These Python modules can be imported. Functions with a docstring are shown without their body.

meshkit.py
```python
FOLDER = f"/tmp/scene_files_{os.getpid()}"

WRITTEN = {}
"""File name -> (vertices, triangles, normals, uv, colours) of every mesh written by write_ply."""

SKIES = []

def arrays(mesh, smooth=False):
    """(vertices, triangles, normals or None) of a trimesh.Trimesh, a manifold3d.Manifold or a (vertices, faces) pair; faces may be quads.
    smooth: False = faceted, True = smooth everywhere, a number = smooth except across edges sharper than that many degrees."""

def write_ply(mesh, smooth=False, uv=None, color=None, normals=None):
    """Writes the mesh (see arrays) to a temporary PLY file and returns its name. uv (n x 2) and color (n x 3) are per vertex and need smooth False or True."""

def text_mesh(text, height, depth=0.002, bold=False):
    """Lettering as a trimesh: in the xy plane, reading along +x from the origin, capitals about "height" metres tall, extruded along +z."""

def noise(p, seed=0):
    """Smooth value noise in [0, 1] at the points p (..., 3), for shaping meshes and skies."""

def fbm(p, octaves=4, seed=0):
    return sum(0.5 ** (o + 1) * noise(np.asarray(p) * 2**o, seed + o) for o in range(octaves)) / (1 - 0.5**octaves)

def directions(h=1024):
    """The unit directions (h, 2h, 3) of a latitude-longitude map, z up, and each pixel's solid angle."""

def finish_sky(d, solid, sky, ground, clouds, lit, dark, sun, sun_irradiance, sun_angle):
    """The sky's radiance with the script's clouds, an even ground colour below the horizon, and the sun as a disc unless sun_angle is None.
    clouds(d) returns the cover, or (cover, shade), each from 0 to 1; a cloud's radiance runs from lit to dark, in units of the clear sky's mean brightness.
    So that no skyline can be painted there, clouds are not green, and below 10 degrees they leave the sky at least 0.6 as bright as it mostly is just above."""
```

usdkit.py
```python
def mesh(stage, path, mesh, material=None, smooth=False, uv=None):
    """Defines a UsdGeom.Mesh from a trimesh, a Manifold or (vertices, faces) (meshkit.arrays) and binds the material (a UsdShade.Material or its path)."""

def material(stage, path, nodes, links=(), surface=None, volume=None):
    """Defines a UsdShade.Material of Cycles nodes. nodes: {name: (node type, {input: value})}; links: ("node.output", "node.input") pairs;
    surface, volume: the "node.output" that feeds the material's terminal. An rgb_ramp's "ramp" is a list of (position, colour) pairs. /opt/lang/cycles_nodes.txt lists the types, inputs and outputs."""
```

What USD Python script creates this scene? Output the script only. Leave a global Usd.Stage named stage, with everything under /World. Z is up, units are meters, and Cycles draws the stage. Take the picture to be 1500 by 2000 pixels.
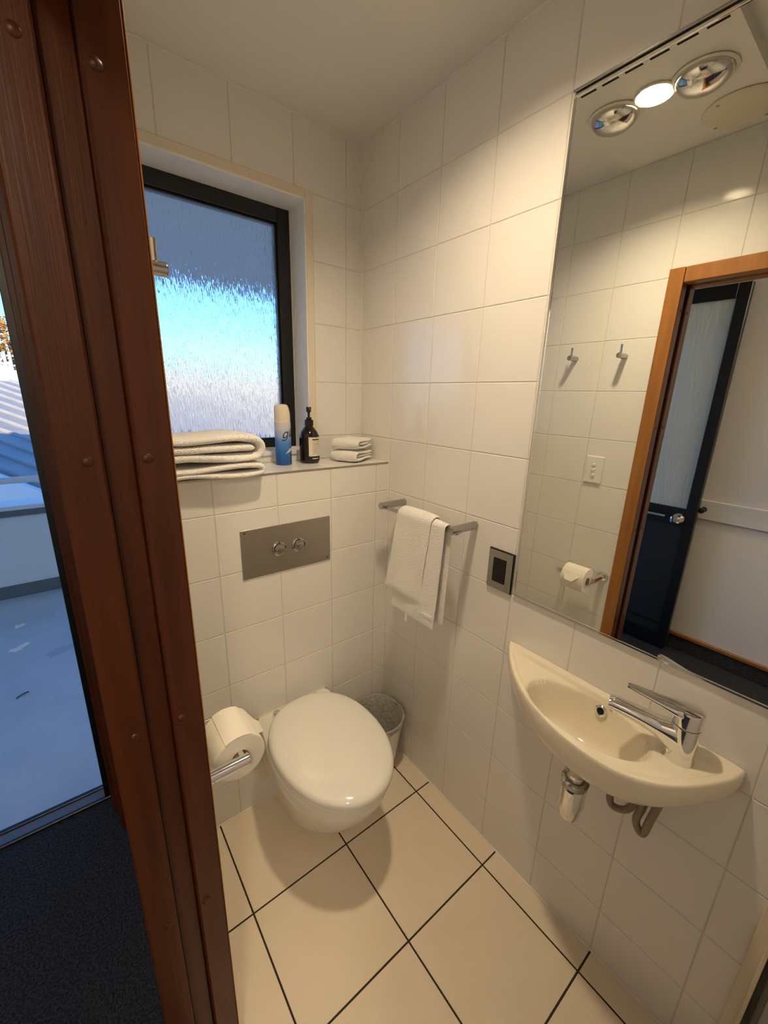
import math, random
import numpy as np
import trimesh
from trimesh.convex import convex_hull
from scipy.interpolate import CubicSpline, PchipInterpolator
from shapely.geometry import Polygon, LineString, Point
import meshkit, usdkit
from pxr import Usd, UsdGeom, UsdLux, Gf, Sdf, UsdShade, Vt

stage = Usd.Stage.CreateInMemory()
UsdGeom.SetStageUpAxis(stage, 'Z'); UsdGeom.SetStageMetersPerUnit(stage, 1.0)
world = UsdGeom.Xform.Define(stage, '/World'); stage.SetDefaultPrim(world.GetPrim())
UsdGeom.Scope.Define(stage, '/World/Looks')
random.seed(7); RNG = np.random.default_rng(7)

# ---------------------------------------------------------------- camera, sky, sun, exposure
CAM_R = np.array([[0.78879, -0.61407, 0.0268], [-0.1471, -0.23092, -0.96179], [0.5968, 0.75471, -0.27248]])          # rows: right, down, forward
CAM_C = np.array([-0.981, -1.414, 1.5158])
cam = UsdGeom.Camera.Define(stage, '/World/camera')
cam.CreateHorizontalApertureAttr(36.0); cam.CreateVerticalApertureAttr(48.0)
cam.CreateFocalLengthAttr(36.0 * 792.94 / 1500)
cam.CreateClippingRangeAttr(Gf.Vec2f(0.02, 500))
cam.CreateExposureAttr(0.0)
_m = np.eye(4); _m[0, :3] = CAM_R[0]; _m[1, :3] = -CAM_R[1]; _m[2, :3] = -CAM_R[2]; _m[3, :3] = CAM_C
cam.AddTransformOp().Set(Gf.Matrix4d(_m.tolist()))

SUN_EL, SUN_AZ = math.radians(23), math.radians(205)          # azimuth from +y towards +x: the sun stands behind the house
SUN_DIR = np.array([math.cos(SUN_EL) * math.sin(SUN_AZ), math.cos(SUN_EL) * math.cos(SUN_AZ), math.sin(SUN_EL)])
LAMP_POWER = 730.0
HALL_POWER = 85.0
SKY_STRENGTH = 0.195
SUN_POWER = 18000.0

def mat(name, nodes, links=(), surface='p.BSDF'):
    return usdkit.material(stage, '/World/Looks/' + name, nodes, links, surface=surface)

dome = UsdLux.DomeLight.Define(stage, '/World/sky')
dome.CreateIntensityAttr(1.0)
sky_mat = mat('sky', {'s': ('sky_texture', {'sky_type': 'multiple_scattering', 'sun_disc': False, 'sun_elevation': SUN_EL, 'sun_rotation': SUN_AZ, 'altitude': 50.0, 'air_density': 1.0, 'aerosol_density': 0.15, 'ozone_density': 1.2}),
                      't': ('mix_color', {'blend_type': 'multiply', 'fac': 1.0, 'b': (0.54, 0.81, 1.15), 'use_clamp': False}),
                      'b': ('background_shader', {'strength': SKY_STRENGTH})}, [('s.color', 't.a'), ('t.result', 'b.color')], surface='b.background')
UsdShade.MaterialBindingAPI.Apply(dome.GetPrim()).Bind(sky_mat)
sun = UsdLux.DistantLight.Define(stage, '/World/sun')
sun.CreateAngleAttr(0.6); sun.CreateIntensityAttr(SUN_POWER); sun.CreateColorAttr(Gf.Vec3f(1.0, 0.86, 0.66))
_z = SUN_DIR; _x = np.cross([0, 0, 1], _z); _x /= np.linalg.norm(_x); _y = np.cross(_z, _x)
_s = np.eye(4); _s[0, :3] = _x; _s[1, :3] = _y; _s[2, :3] = _z
sun.AddTransformOp().Set(Gf.Matrix4d(_s.tolist()))

# ---------------------------------------------------------------- materials
def look(name, col, rough=0.5, metal=0.0, vary=None, bump=None, **kw):
    """Principled look. vary = (stretch xyz, scale, second colour, low, high); bump = (stretch xyz, scale, distance, strength)."""
    n = {'p': ('principled_bsdf', {'base_color': col, 'roughness': rough, 'metallic': metal, **kw}), 'g': ('geometry', {})}
    l = []
    if vary:
        st, sc, c2, lo, hi = vary
        n['m'] = ('mapping', {'scale': st}); n['n'] = ('noise_texture', {'scale': sc, 'detail': 4.0, 'roughness': 0.6})
        n['r'] = ('rgb_ramp', {'ramp': [(lo, col), (hi, c2)]})
        l += [('g.position', 'm.vector'), ('m.vector', 'n.vector'), ('n.fac', 'r.fac'), ('r.color', 'p.base_color')]
    if bump:
        st, sc, dist, strength = bump
        n['m2'] = ('mapping', {'scale': st}); n['n2'] = ('noise_texture', {'scale': sc, 'detail': 3.0})
        n['b'] = ('bump', {'distance': dist, 'strength': strength})
        l += [('g.position', 'm2.vector'), ('m2.vector', 'n2.vector'), ('n2.fac', 'b.height'), ('b.normal', 'p.normal')]
    return mat(name, n, l)

L = {}
L['tile'] = look('white_wall_tile', (0.78, 0.76, 0.72), 0.10, bump=((1, 1, 1), 9.0, 0.004, 0.10))
L['grout'] = look('wall_grout', (0.62, 0.57, 0.48), 0.8)
L['silicone'] = look('white_silicone', (0.80, 0.77, 0.70), 0.45)
L['ceiling'] = look('ceiling_paint', (0.74, 0.72, 0.68), 0.55)
L['floor'] = look('cream_floor_tile', (0.80, 0.70, 0.55), 0.30, vary=((1, 1, 1), 7.0, (0.77, 0.66, 0.51), 0.35, 0.7), bump=((1, 1, 1), 60.0, 0.002, 0.10))
L['floorgrout'] = look('dark_floor_grout', (0.035, 0.026, 0.018), 0.9)
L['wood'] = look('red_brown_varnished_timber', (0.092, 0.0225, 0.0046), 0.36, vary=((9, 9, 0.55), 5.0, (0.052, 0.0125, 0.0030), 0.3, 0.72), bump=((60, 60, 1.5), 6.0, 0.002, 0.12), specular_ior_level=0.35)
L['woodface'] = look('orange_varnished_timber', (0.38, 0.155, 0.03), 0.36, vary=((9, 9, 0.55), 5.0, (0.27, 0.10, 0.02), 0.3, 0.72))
L['ceramic'] = look('white_vitreous_china', (0.80, 0.77, 0.70), 0.06)
L['cream'] = look('warm_white_basin_china', (0.82, 0.75, 0.60), 0.07)
L['plastic'] = look('white_plastic', (0.80, 0.78, 0.72), 0.09)
L['chrome'] = look('polished_chrome', (0.80, 0.80, 0.80), 0.07, 1.0)
L['satin'] = look('satin_chrome', (0.44, 0.43, 0.42), 0.15, 1.0)
L['steel'] = look('brushed_dark_steel', (0.44, 0.41, 0.37), 0.36, 1.0, bump=((200, 2, 2), 8.0, 0.0005, 0.15))
L['black'] = look('black_aluminium', (0.006, 0.006, 0.007), 0.32)
L['blackgloss'] = look('black_gloss_plastic', (0.004, 0.004, 0.004), 0.12)
L['dark'] = look('dark_void', (0.003, 0.003, 0.003), 0.9)
L['paint'] = look('white_window_paint', (0.82, 0.82, 0.81), 0.40)
L['trim'] = look('cream_trim_paint', (0.74, 0.66, 0.52), 0.45)
L['towel'] = look('white_terry_towel', (0.88, 0.86, 0.81), 0.95, bump=((1, 1, 1), 300.0, 0.006, 0.8), sheen_weight=0.3)
L['paper'] = look('toilet_tissue', (0.82, 0.78, 0.68), 0.95, bump=((1, 1, 1), 260.0, 0.001, 0.4))
L['carpet'] = look('charcoal_blue_carpet', (0.055, 0.057, 0.060), 1.0, vary=((1, 1, 1), 170.0, (0.008, 0.009, 0.010), 0.38, 0.62), bump=((1, 1, 1), 200.0, 0.012, 1.0))
L['hallwall'] = look('hall_wall_paint', (0.72, 0.69, 0.66), 0.6)
L['navy'] = look('dark_navy_door_panel', (0.020, 0.019, 0.019), 0.42)
L['mirror'] = look('mirror_silver', (0.86, 0.88, 0.84), 0.0, 1.0)
L['lining'] = look('soffit_lining', (0.72, 0.72, 0.73), 0.7)
L['hose'] = look('braided_hose', (0.30, 0.25, 0.19), 0.42, 0.6, bump=((1, 1, 1), 500.0, 0.002, 0.8))
L['deck'] = look('grey_deck_paint', (0.56, 0.60, 0.63), 0.55, vary=((1, 1, 1), 3.0, (0.47, 0.51, 0.54), 0.4, 0.75), bump=((1, 1, 1), 40.0, 0.004, 0.3))
L['parapet'] = look('white_parapet_paint', (0.80, 0.80, 0.80), 0.55)
L['parapetgrey'] = look('grey_parapet_edge', (0.14, 0.16, 0.17), 0.6)
L['roofsteel'] = look('grey_roof_sheet', (0.42, 0.40, 0.37), 0.65, vary=((1, 1, 1), 2.0, (0.34, 0.33, 0.31), 0.4, 0.7))
L['wallcream'] = look('cream_weatherboard', (0.62, 0.56, 0.45), 0.7)
L['brick'] = mat('red_brick', {'g': ('geometry', {}), 'b': ('brick_texture', {'color1': (0.42, 0.20, 0.13), 'color2': (0.33, 0.15, 0.10), 'mortar': (0.5, 0.45, 0.4), 'scale': 4.0}), 'p': ('principled_bsdf', {'roughness': 0.85})}, [('g.position', 'b.vector'), ('b.color', 'p.base_color')])
L['picket'] = look('pale_fence_paint', (0.66, 0.65, 0.62), 0.7)
L['leaf'] = look('autumn_orange_leaf', (0.55, 0.22, 0.03), 0.7, vary=((1, 1, 1), 2.0, (0.34, 0.16, 0.03), 0.35, 0.65))
L['bark'] = look('tree_bark', (0.09, 0.06, 0.04), 0.9)
L['grass'] = look('dry_ground', (0.30, 0.26, 0.16), 0.95, vary=((1, 1, 1), 0.3, (0.22, 0.21, 0.12), 0.35, 0.65))
L['dryleaf'] = look('pale_dry_leaf', (0.88, 0.84, 0.76), 0.8)
L['flake'] = look('paint_flake', (0.42, 0.50, 0.58), 0.6)
L['amber'] = look('dark_amber_bottle', (0.008, 0.005, 0.004), 0.08)
L['label'] = look('cream_paper_label', (0.70, 0.64, 0.52), 0.6)
L['ink'] = look('black_ink', (0.02, 0.02, 0.02), 0.6)
L['inkgrey'] = look('grey_label_ink', (0.20, 0.18, 0.15), 0.6)
L['inkpale'] = look('pale_print', (0.60, 0.58, 0.55), 0.6)
L['liner'] = mat('thin_bag_liner', {'g': ('geometry', {}), 'n': ('noise_texture', {'scale': 55.0, 'detail': 4.0, 'distortion': 1.2}), 'b': ('bump', {'distance': 0.012, 'strength': 1.0}), 'p': ('principled_bsdf', {'base_color': (0.60, 0.57, 0.52), 'roughness': 0.28}), 't': ('translucent_bsdf', {'color': (0.5, 0.48, 0.44)}), 'x': ('mix_closure', {'fac': 0.3})}, [('g.position', 'n.vector'), ('n.fac', 'b.height'), ('b.normal', 'p.normal'), ('p.BSDF', 'x.closure1'), ('t.BSDF', 'x.closure2')], surface='x.closure')
L['lamp'] = mat('lamp_glow', {'e': ('emission', {'color': (1.0, 0.785, 0.525), "strength": LAMP_POWER})}, surface='e.emission')
L['hall_lamp'] = mat('hall_lamp_glow', {'e': ('emission', {'color': (1.0, 0.80, 0.56), 'strength': HALL_POWER})}, surface='e.emission')
L['heat'] = look('silvered_heat_bulb', (0.78, 0.76, 0.72), 0.10, 1.0)
L['fan'] = look('yellowed_fan_grille', (0.66, 0.60, 0.45), 0.5)
L['panel'] = look('heater_panel_white', (0.72, 0.69, 0.62), 0.4)
def obscure(name, depth, milk):
    return mat(name, {'g': ('geometry', {}), 'm': ('mapping', {'scale': (1.0, 1.0, 0.10)}), 'n': ('noise_texture', {'scale': 230.0, 'detail': 2.0, 'distortion': 0.4}),
                      'b': ('bump', {'distance': depth, 'strength': 1.0}), 't': ('translucent_bsdf', {'color': (0.92, 0.95, 1.0)}), 'x': ('mix_closure', {'fac': milk}),
                      'p': ('principled_bsdf', {'base_color': (0.97, 0.985, 1.0), 'roughness': 0.04, 'transmission_weight': 1.0, 'ior': 1.46})},
               [('g.position', 'm.vector'), ('m.vector', 'n.vector'), ('n.fac', 'b.height'), ('b.normal', 'p.normal'), ('p.BSDF', 'x.closure1'), ('t.BSDF', 'x.closure2')], surface='x.closure')
L['leafglass'] = mat('milky_rain_glass', {'g': ('geometry', {}), 'm': ('mapping', {'scale': (1.0, 1.0, 0.10)}), 'n': ('noise_texture', {'scale': 75.0, 'detail': 3.0, 'distortion': 0.4}), 'b': ('bump', {'distance': 0.006, 'strength': 1.0}),
    'p': ('principled_bsdf', {'base_color': (0.95, 0.98, 0.98), 'roughness': 0.05, 'transmission_weight': 1.0, 'ior': 1.46}), 'q': ('principled_bsdf', {'base_color': (0.84, 0.90, 0.87), 'roughness': 0.16}), 'x': ('mix_closure', {'fac': 0.82})},
    [('g.position', 'm.vector'), ('m.vector', 'n.vector'), ('n.fac', 'b.height'), ('b.normal', 'p.normal'), ('b.normal', 'q.normal'), ('p.BSDF', 'x.closure1'), ('q.BSDF', 'x.closure2')], surface='x.closure')
L['obscure'] = obscure('rain_textured_glass', 0.0030, 0.12)
L['can'] = mat('air_freshener_print', {'g': ('geometry', {}), 's': ('separate_xyz', {}), 'a': ('map_range', {'from_min': 1.275, 'from_max': 1.48}), 'n': ('noise_texture', {'scale': 30.0}), 'k': ('math', {'math_type': 'multiply_add', 'value2': 0.12, 'value3': -0.06}), 'add': ('math', {'math_type': 'add'}),
               'r': ('rgb_ramp', {'ramp': [(0.0, (0.012, 0.06, 0.26)), (0.22, (0.02, 0.13, 0.45)), (0.42, (0.10, 0.25, 0.60)), (0.58, (0.48, 0.54, 0.62)), (0.72, (0.62, 0.61, 0.58)), (1.0, (0.70, 0.68, 0.62))]}), 'p': ('principled_bsdf', {'roughness': 0.22})},
               [('g.position', 's.vector'), ('s.z', 'a.value'), ('g.position', 'n.vector'), ('n.fac', 'k.value1'), ('a.result', 'add.value1'), ('k.value', 'add.value2'), ('add.value', 'r.fac'), ('r.color', 'p.base_color')])

# ---------------------------------------------------------------- helpers: shapes
def cbox(lo, hi, c=0.002):
    lo, hi = np.minimum(lo, hi).astype(float), np.maximum(lo, hi).astype(float)
    c = min(c, 0.45 * (hi - lo).min())
    pts = []
    for sx in (0, 1):
        for sy in (0, 1):
            for sz in (0, 1):
                s = np.array([sx, sy, sz]); corner = np.where(s, hi, lo); inw = np.where(s, -c, c)
                for k in range(3):
                    q = corner + inw; q[k] = corner[k]; pts.append(q)
    return convex_hull(np.array(pts))

def obox(center, axes, half, c=0.002):
    m = cbox(-np.array(half), np.array(half), c); v = np.array(m.vertices) @ np.array(axes) + np.array(center)
    return trimesh.Trimesh(v, m.faces, process=False)

def frame_of(d):
    d = np.asarray(d, float); d = d / np.linalg.norm(d)
    a = np.array([0, 0, 1.0]) if abs(d[2]) < 0.9 else np.array([1.0, 0, 0])
    x = np.cross(a, d); x /= np.linalg.norm(x); return x, np.cross(d, x), d

def loft(rings, cap0=True, cap1=True):
    rings = [np.asarray(r, float) for r in rings]; n = len(rings[0]); v = list(np.vstack(rings)); f = []
    for i in range(len(rings) - 1):
        for j in range(n):
            a, b = i * n + j, i * n + (j + 1) % n
            f += [[a, b, b + n], [a, b + n, a + n]]
    if cap0:
        v.append(rings[0].mean(0)); k = len(v) - 1; f += [[k, (j + 1) % n, j] for j in range(n)]
    if cap1:
        v.append(rings[-1].mean(0)); k = len(v) - 1; o = (len(rings) - 1) * n; f += [[k, o + j, o + (j + 1) % n] for j in range(n)]
    m = trimesh.Trimesh(np.array(v), np.array(f), process=False)
    if m.volume < 0: m.invert()
    return m

def lathe(prof, base, axis=(0, 0, 1), seg=32, cap0=True, cap1=True):
    x, y, d = frame_of(axis); a = np.linspace(0, 2 * np.pi, seg, endpoint=False)
    ring = np.cos(a)[:, None] * x + np.sin(a)[:, None] * y
    return loft([np.asarray(base) + d * h + ring * max(r, 1e-5) for r, h in prof], cap0, cap1)

def cyl(p0, p1, r, seg=24, b=None):
    p0, p1 = np.asarray(p0, float), np.asarray(p1, float); h = np.linalg.norm(p1 - p0); b = min(r * 0.25, h * 0.25, 0.0025) if b is None else b
    return lathe([(r - b, 0), (r, b), (r, h - b), (r - b, h)], p0, p1 - p0, seg)

def smooth_path(pts, n=48):
    pts = np.asarray(pts, float); t = np.r_[0, np.cumsum(np.linalg.norm(np.diff(pts, axis=0), axis=1))]
    return CubicSpline(t, pts)(np.linspace(0, t[-1], n))

def tube(path, r, seg=14, caps=True):
    path = np.asarray(path, float); r = np.broadcast_to(r, len(path)); tan = np.gradient(path, axis=0); tan /= np.linalg.norm(tan, axis=1)[:, None]
    x, y, _ = frame_of(tan[0]); a = np.linspace(0, 2 * np.pi, seg, endpoint=False); rings = []
    for p, t, q in zip(path, tan, r):
        x = x - t * (x @ t); x /= np.linalg.norm(x); y = np.cross(t, x)
        rings.append(p + q * (np.cos(a)[:, None] * x + np.sin(a)[:, None] * y))
    return loft(rings, caps, caps)

def join(*ms): return trimesh.util.concatenate([m if isinstance(m, trimesh.Trimesh) else trimesh.Trimesh(*m, process=False) for m in ms])

# ---------------------------------------------------------------- helpers: scene
used = {}
def numbered(parent, name):
    k = used.get((parent, name), 0); used[(parent, name)] = k + 1
    return name if k == 0 else f'{name}_{k:03d}'
def data(p, **kw):
    for k, v in kw.items():
        if v: p.SetCustomDataByKey(k, v)
class Thing:
    """An Xform at the thing's base; part() takes meshes in world coordinates."""
    def __init__(self, name, loc=(0, 0, 0), label=None, category=None, group=None, kind=None):
        self.loc = np.array(loc, float); self.path = '/World/' + numbered('/World', name)
        x = UsdGeom.Xform.Define(stage, self.path); x.AddTranslateOp().Set(Gf.Vec3d(*map(float, loc))); self.prim = x.GetPrim()
        data(self.prim, label=label, category=category, group=group, kind=kind)
    def part(self, name, m, look, parent=None, smooth=35, label=None, kind=None):
        base = parent or self.path; path = base + '/' + numbered(base, name)
        if hasattr(m, 'to_mesh'): v, f, _ = meshkit.arrays(m); m = trimesh.Trimesh(v, f, process=False)
        if isinstance(m, tuple): m = trimesh.Trimesh(*m, process=False)
        mm = trimesh.Trimesh(np.array(m.vertices) - self.loc, m.faces, process=False)
        pr = usdkit.mesh(stage, path, mm, L[look], smooth=smooth).GetPrim(); data(pr, label=label, kind=kind)
        return path
def single(name, m, look, label, category=None, kind=None, smooth=35, group=None):
    path = '/World/' + numbered('/World', name)
    pr = usdkit.mesh(stage, path, m, L[look], smooth=smooth).GetPrim(); data(pr, label=label, category=category, kind=kind, group=group); return path

def flat_tile(o, u, v, n, w, h, t=0.004, b=0.0014):
    """A tile with a bevelled face: corner o, edges along u (w) and v (h), facing n; its face lies at o."""
    o, u, v, n = (np.asarray(a, float) for a in (o, u, v, n)); P = []
    for d, e in ((0, b), (b * 0.7, 0), (t, 0)):
        for a, c in ((e, e), (w - e, e), (w - e, h - e), (e, h - e)): P.append(o + u * a + v * c - n * d)
    F = [[0, 1, 2, 3], [8, 11, 10, 9]] + [[k * 4 + (j + 1) % 4, k * 4 + j, k * 4 + 4 + j, k * 4 + 4 + (j + 1) % 4] for k in (0, 1) for j in range(4)]
    q = np.array(F); f = np.vstack([q[:, [0, 1, 2]], q[:, [0, 2, 3]]]); m = trimesh.Trimesh(np.array(P), f, process=False)
    if np.dot(m.face_normals[0], n) < 0: m.invert()
    return m
def tiles(thing, O, u, v, n, us, vs, look, name='wall_tile', gap=0.0022, skip=None, b=0.0014):
    O, u, v = np.array(O, float), np.array(u, float), np.array(v, float)
    for i in range(len(us) - 1):
        for j in range(len(vs) - 1):
            if us[i + 1] - us[i] < 0.004 or vs[j + 1] - vs[j] < 0.004 or (skip and skip((us[i] + us[i + 1]) / 2, (vs[j] + vs[j + 1]) / 2)): continue
            w, h = us[i + 1] - us[i] - gap, vs[j + 1] - vs[j] - gap
            thing.part(name, flat_tile(O + u * (us[i] + gap / 2) + v * (vs[j] + gap / 2), u, v, n, w, h, b=b), look, smooth=False)

# ---------------------------------------------------------------- the room
H = 2.362; ROWS = [0.0] + [round(2.1635 - 0.2 * k, 4) for k in range(10, -1, -1)] + [H]
LX = -0.872; YB = -0.196; ZL = 1.275; FY = -1.50
G = 0.0012
def structure(name): return Thing(name, kind='structure')
w = structure('wall_right')
w.part('backing', cbox((G, FY - 0.1, -0.05), (0.10, 0.2, H + 0.05), 0), 'grout', smooth=False)
ys = [FY + 0.02] + [-0.0027 - 0.1973 * k for k in range(7, 0, -1)] + [0.0]
tiles(w, (0, 0, 0), (0, 1, 0), (0, 0, 1), (-1, 0, 0), ys, ROWS, 'tile')
w = structure('wall_back')
WX0, WX1, WZ0, WZ1 = -0.80, -0.234, 1.312, 2.140
for lo, hi in (((-1.0, G, -0.05), (0.1, 0.2, WZ0)), ((-1.0, G, WZ1), (0.1, 0.2, H + 0.05)), ((-1.0, G, WZ0 - 0.001), (WX0, 0.2, WZ1 + 0.001)), ((WX1, G, WZ0 - 0.001), (0.1, 0.2, WZ1 + 0.001))):
    w.part('backing', cbox(lo, hi, 0), 'grout', smooth=False)
tiles(w, (0, 0, 0), (1, 0, 0), (0, 0, 1), (0, -1, 0), [LX, -0.866, -0.6675, -0.4695, -0.271, -0.0705, 0.0], [2.1635, H], 'tile')
zs = [z for z in ROWS if z < 2.17 and z > 1.3]; zs = [ZL] + zs
tiles(w, (0, 0, 0), (1, 0, 0), (0, 0, 1), (0, -1, 0), [-0.207, -0.0705, 0.0], zs, 'tile')
tiles(w, (0, 0, 0), (1, 0, 0), (0, 0, 1), (0, -1, 0), [LX, -0.828], zs, 'tile')
w.part('wall_tile', flat_tile((-0.827, 0, ZL), (1, 0, 0), (0, 0, 1), (0, -1, 0), 0.619, WZ0 - ZL - 0.002), 'paint', smooth=False)
w = structure('wall_cistern')
w.part('backing', cbox((LX, YB + G, -0.05), (0.0, G, ZL - G), 0), 'grout', smooth=False)
bx = [LX, -0.8608, -0.6604, -0.46, -0.2596, -0.0592, 0.0]
tiles(w, (0, YB, 0), (1, 0, 0), (0, 0, 1), (0, -1, 0), bx, [z for z in ROWS if z < 1.2] + [ZL - 0.004], 'tile')
tiles(w, (0, YB + 0.004, ZL), (1, 0, 0), (0, 1, 0), (0, 0, 1), bx, [0.0, 0.192], 'tile', name='ledge_tile')
w.part('ledge_trim', cbox((LX, YB - 0.0015, ZL - 0.006), (0, YB + 0.004, ZL + 0.0005), 0.001), 'steel', label='thin grey metal edging along the front of the ledge')
# left wall with the doorway (cavity sliding door)
DY0, DY1, DZ = -0.735, -1.60, 1.99          # frame's outer edges
w = structure('wall_left')
HX = -0.992                                  # hall side
for lo, hi in (((HX, DY0 + 0.001, -0.05), (-0.946, 0.2, H + 0.05)), ((-0.906, DY0 + 0.001, -0.05), (LX - G, 0.2, H + 0.05)), ((HX, -1.66, DZ - 0.01), (LX - G, DY0 + 0.002, H + 0.05))):
    w.part('backing', cbox(lo, hi, 0), 'grout', smooth=False)
yl = [-1.5, -1.335, -1.135, -0.935, DY0, -0.535, -0.337, -0.137, 0.0]
tiles(w, (LX, 0, 0), (0, 1, 0), (0, 0, 1), (1, 0, 0), [y for y in yl if y >= DY0], ROWS, 'tile')
tiles(w, (LX, 0, 0), (0, 1, 0), (0, 0, 1), (1, 0, 0), [y for y in yl if y <= DY0], [DZ] + [z for z in ROWS if z > 2.0], 'tile')
w = structure('wall_front'); w.part('backing', cbox((-0.86, FY - 0.12, -0.05), (0.1, FY, H + 0.05), 0), 'tile', smooth=False)
w = structure('ceiling')
w.part('board', cbox((LX - 0.05, FY - 0.1, H), (0.1, 0.1, H + 0.04), 0), 'ceiling', smooth=False)
w = structure('floor')
w.part('bed', cbox((-0.93, FY - 0.1, -0.08), (0.05, YB + 0.02, -0.0015), 0), 'floorgrout', smooth=False)
fx = [LX + 0.0, -0.7374, -0.405, -0.0726, 0.0]; fy = [FY, -1.1887, -0.8563, -0.5239, YB]
tiles(w, (0, 0, 0), (1, 0, 0), (0, 1, 0), (0, 0, 1), fx, fy, 'floor', name='floor_tile', gap=0.005, b=0.001)
w.part('floor_tile', flat_tile((-0.935, -1.6, 0), (1, 0, 0), (0, 1, 0), (0, 0, 1), 0.061, 0.815), 'floor', smooth=False)
t = structure('trim_1')                      # silicone beads in the corners
s = 0.0035
t.part('bead', cyl((-0.001, -0.001, ZL), (-0.001, -0.001, H), s, 8), 'silicone')
t.part('bead', cyl((-0.001, YB - 0.001, 0), (-0.001, YB - 0.001, ZL), s, 8), 'silicone')
t.part('bead', cyl((-0.001, FY, H - 0.001), (-0.001, 0, H - 0.001), s, 8), 'ceiling')
t.part('bead', cyl((LX, -0.001, H - 0.001), (0, -0.001, H - 0.001), s, 8), 'ceiling')
t.part('bead', cyl((LX, YB - 0.001, 0.001), (0, YB - 0.001, 0.001), s * 0.8, 8), 'silicone')
t.part('bead', cyl((-0.001, FY, 0.001), (-0.001, YB, 0.001), s * 0.8, 8), 'silicone')
t = structure('trim_2')                      # edge of the front wall, right of the mirror
t.part('edge_board', cbox((-0.012, -1.478, 0), (0.0, -1.452, H), 0.002), 'trim')
t.part('edge_board', cbox((-0.022, -1.472, 0), (0.0, -1.479, H), 0.001), 'trim')
t.part('seal_strip', cbox((-0.020, -1.490, 0), (0.0, -1.479, H), 0.001), 'blackgloss')

# window
t = structure('window_1')
TW = 0.027
for nm, lo, hi in (('trim_board', (WX1, -0.004, WZ0), (WX1 + TW, 0.01, WZ1 + TW)), ('trim_board', (WX0 - TW, -0.004, WZ0), (WX0, 0.01, WZ1 + TW)), ('trim_board', (WX0, -0.004, WZ1), (WX1, 0.01, WZ1 + TW))):
    t.part(nm, cbox(lo, hi, 0.0015), 'trim')
t.part('reveal', cbox((WX1 - 0.004, -0.002, WZ0), (WX1 + 0.002, 0.155, WZ1), 0.001), 'paint')
t.part('reveal', cbox((WX0 - 0.002, -0.002, WZ0), (WX0 + 0.004, 0.155, WZ1), 0.001), 'paint')
t.part('reveal', cbox((WX0, -0.002, WZ1 - 0.004), (WX1, 0.155, WZ1 + 0.002), 0.001), 'paint')
t.part('sill', cbox((WX0 - 0.01, -0.006, WZ0 - 0.012), (WX1 + 0.01, 0.155, WZ0 + 0.003), 0.002), 'paint')
FX0, FX1, FZ0, FZ1, FYW = WX0 + 0.004, WX1 - 0.004, WZ0 + 0.003, WZ1 - 0.004, 0.112
fw = 0.046
for lo, hi in (((FX0, FYW, FZ0), (FX0 + fw, 0.16, FZ1)), ((FX1 - fw, FYW, FZ0), (FX1, 0.16, FZ1)), ((FX0 + fw, FYW, FZ1 - fw), (FX1 - fw, 0.16, FZ1)), ((FX0 + fw, FYW, FZ0), (FX1 - fw, 0.16, FZ0 + 0.03))):
    t.part('frame', cbox(lo, hi, 0.002), 'black')
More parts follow.
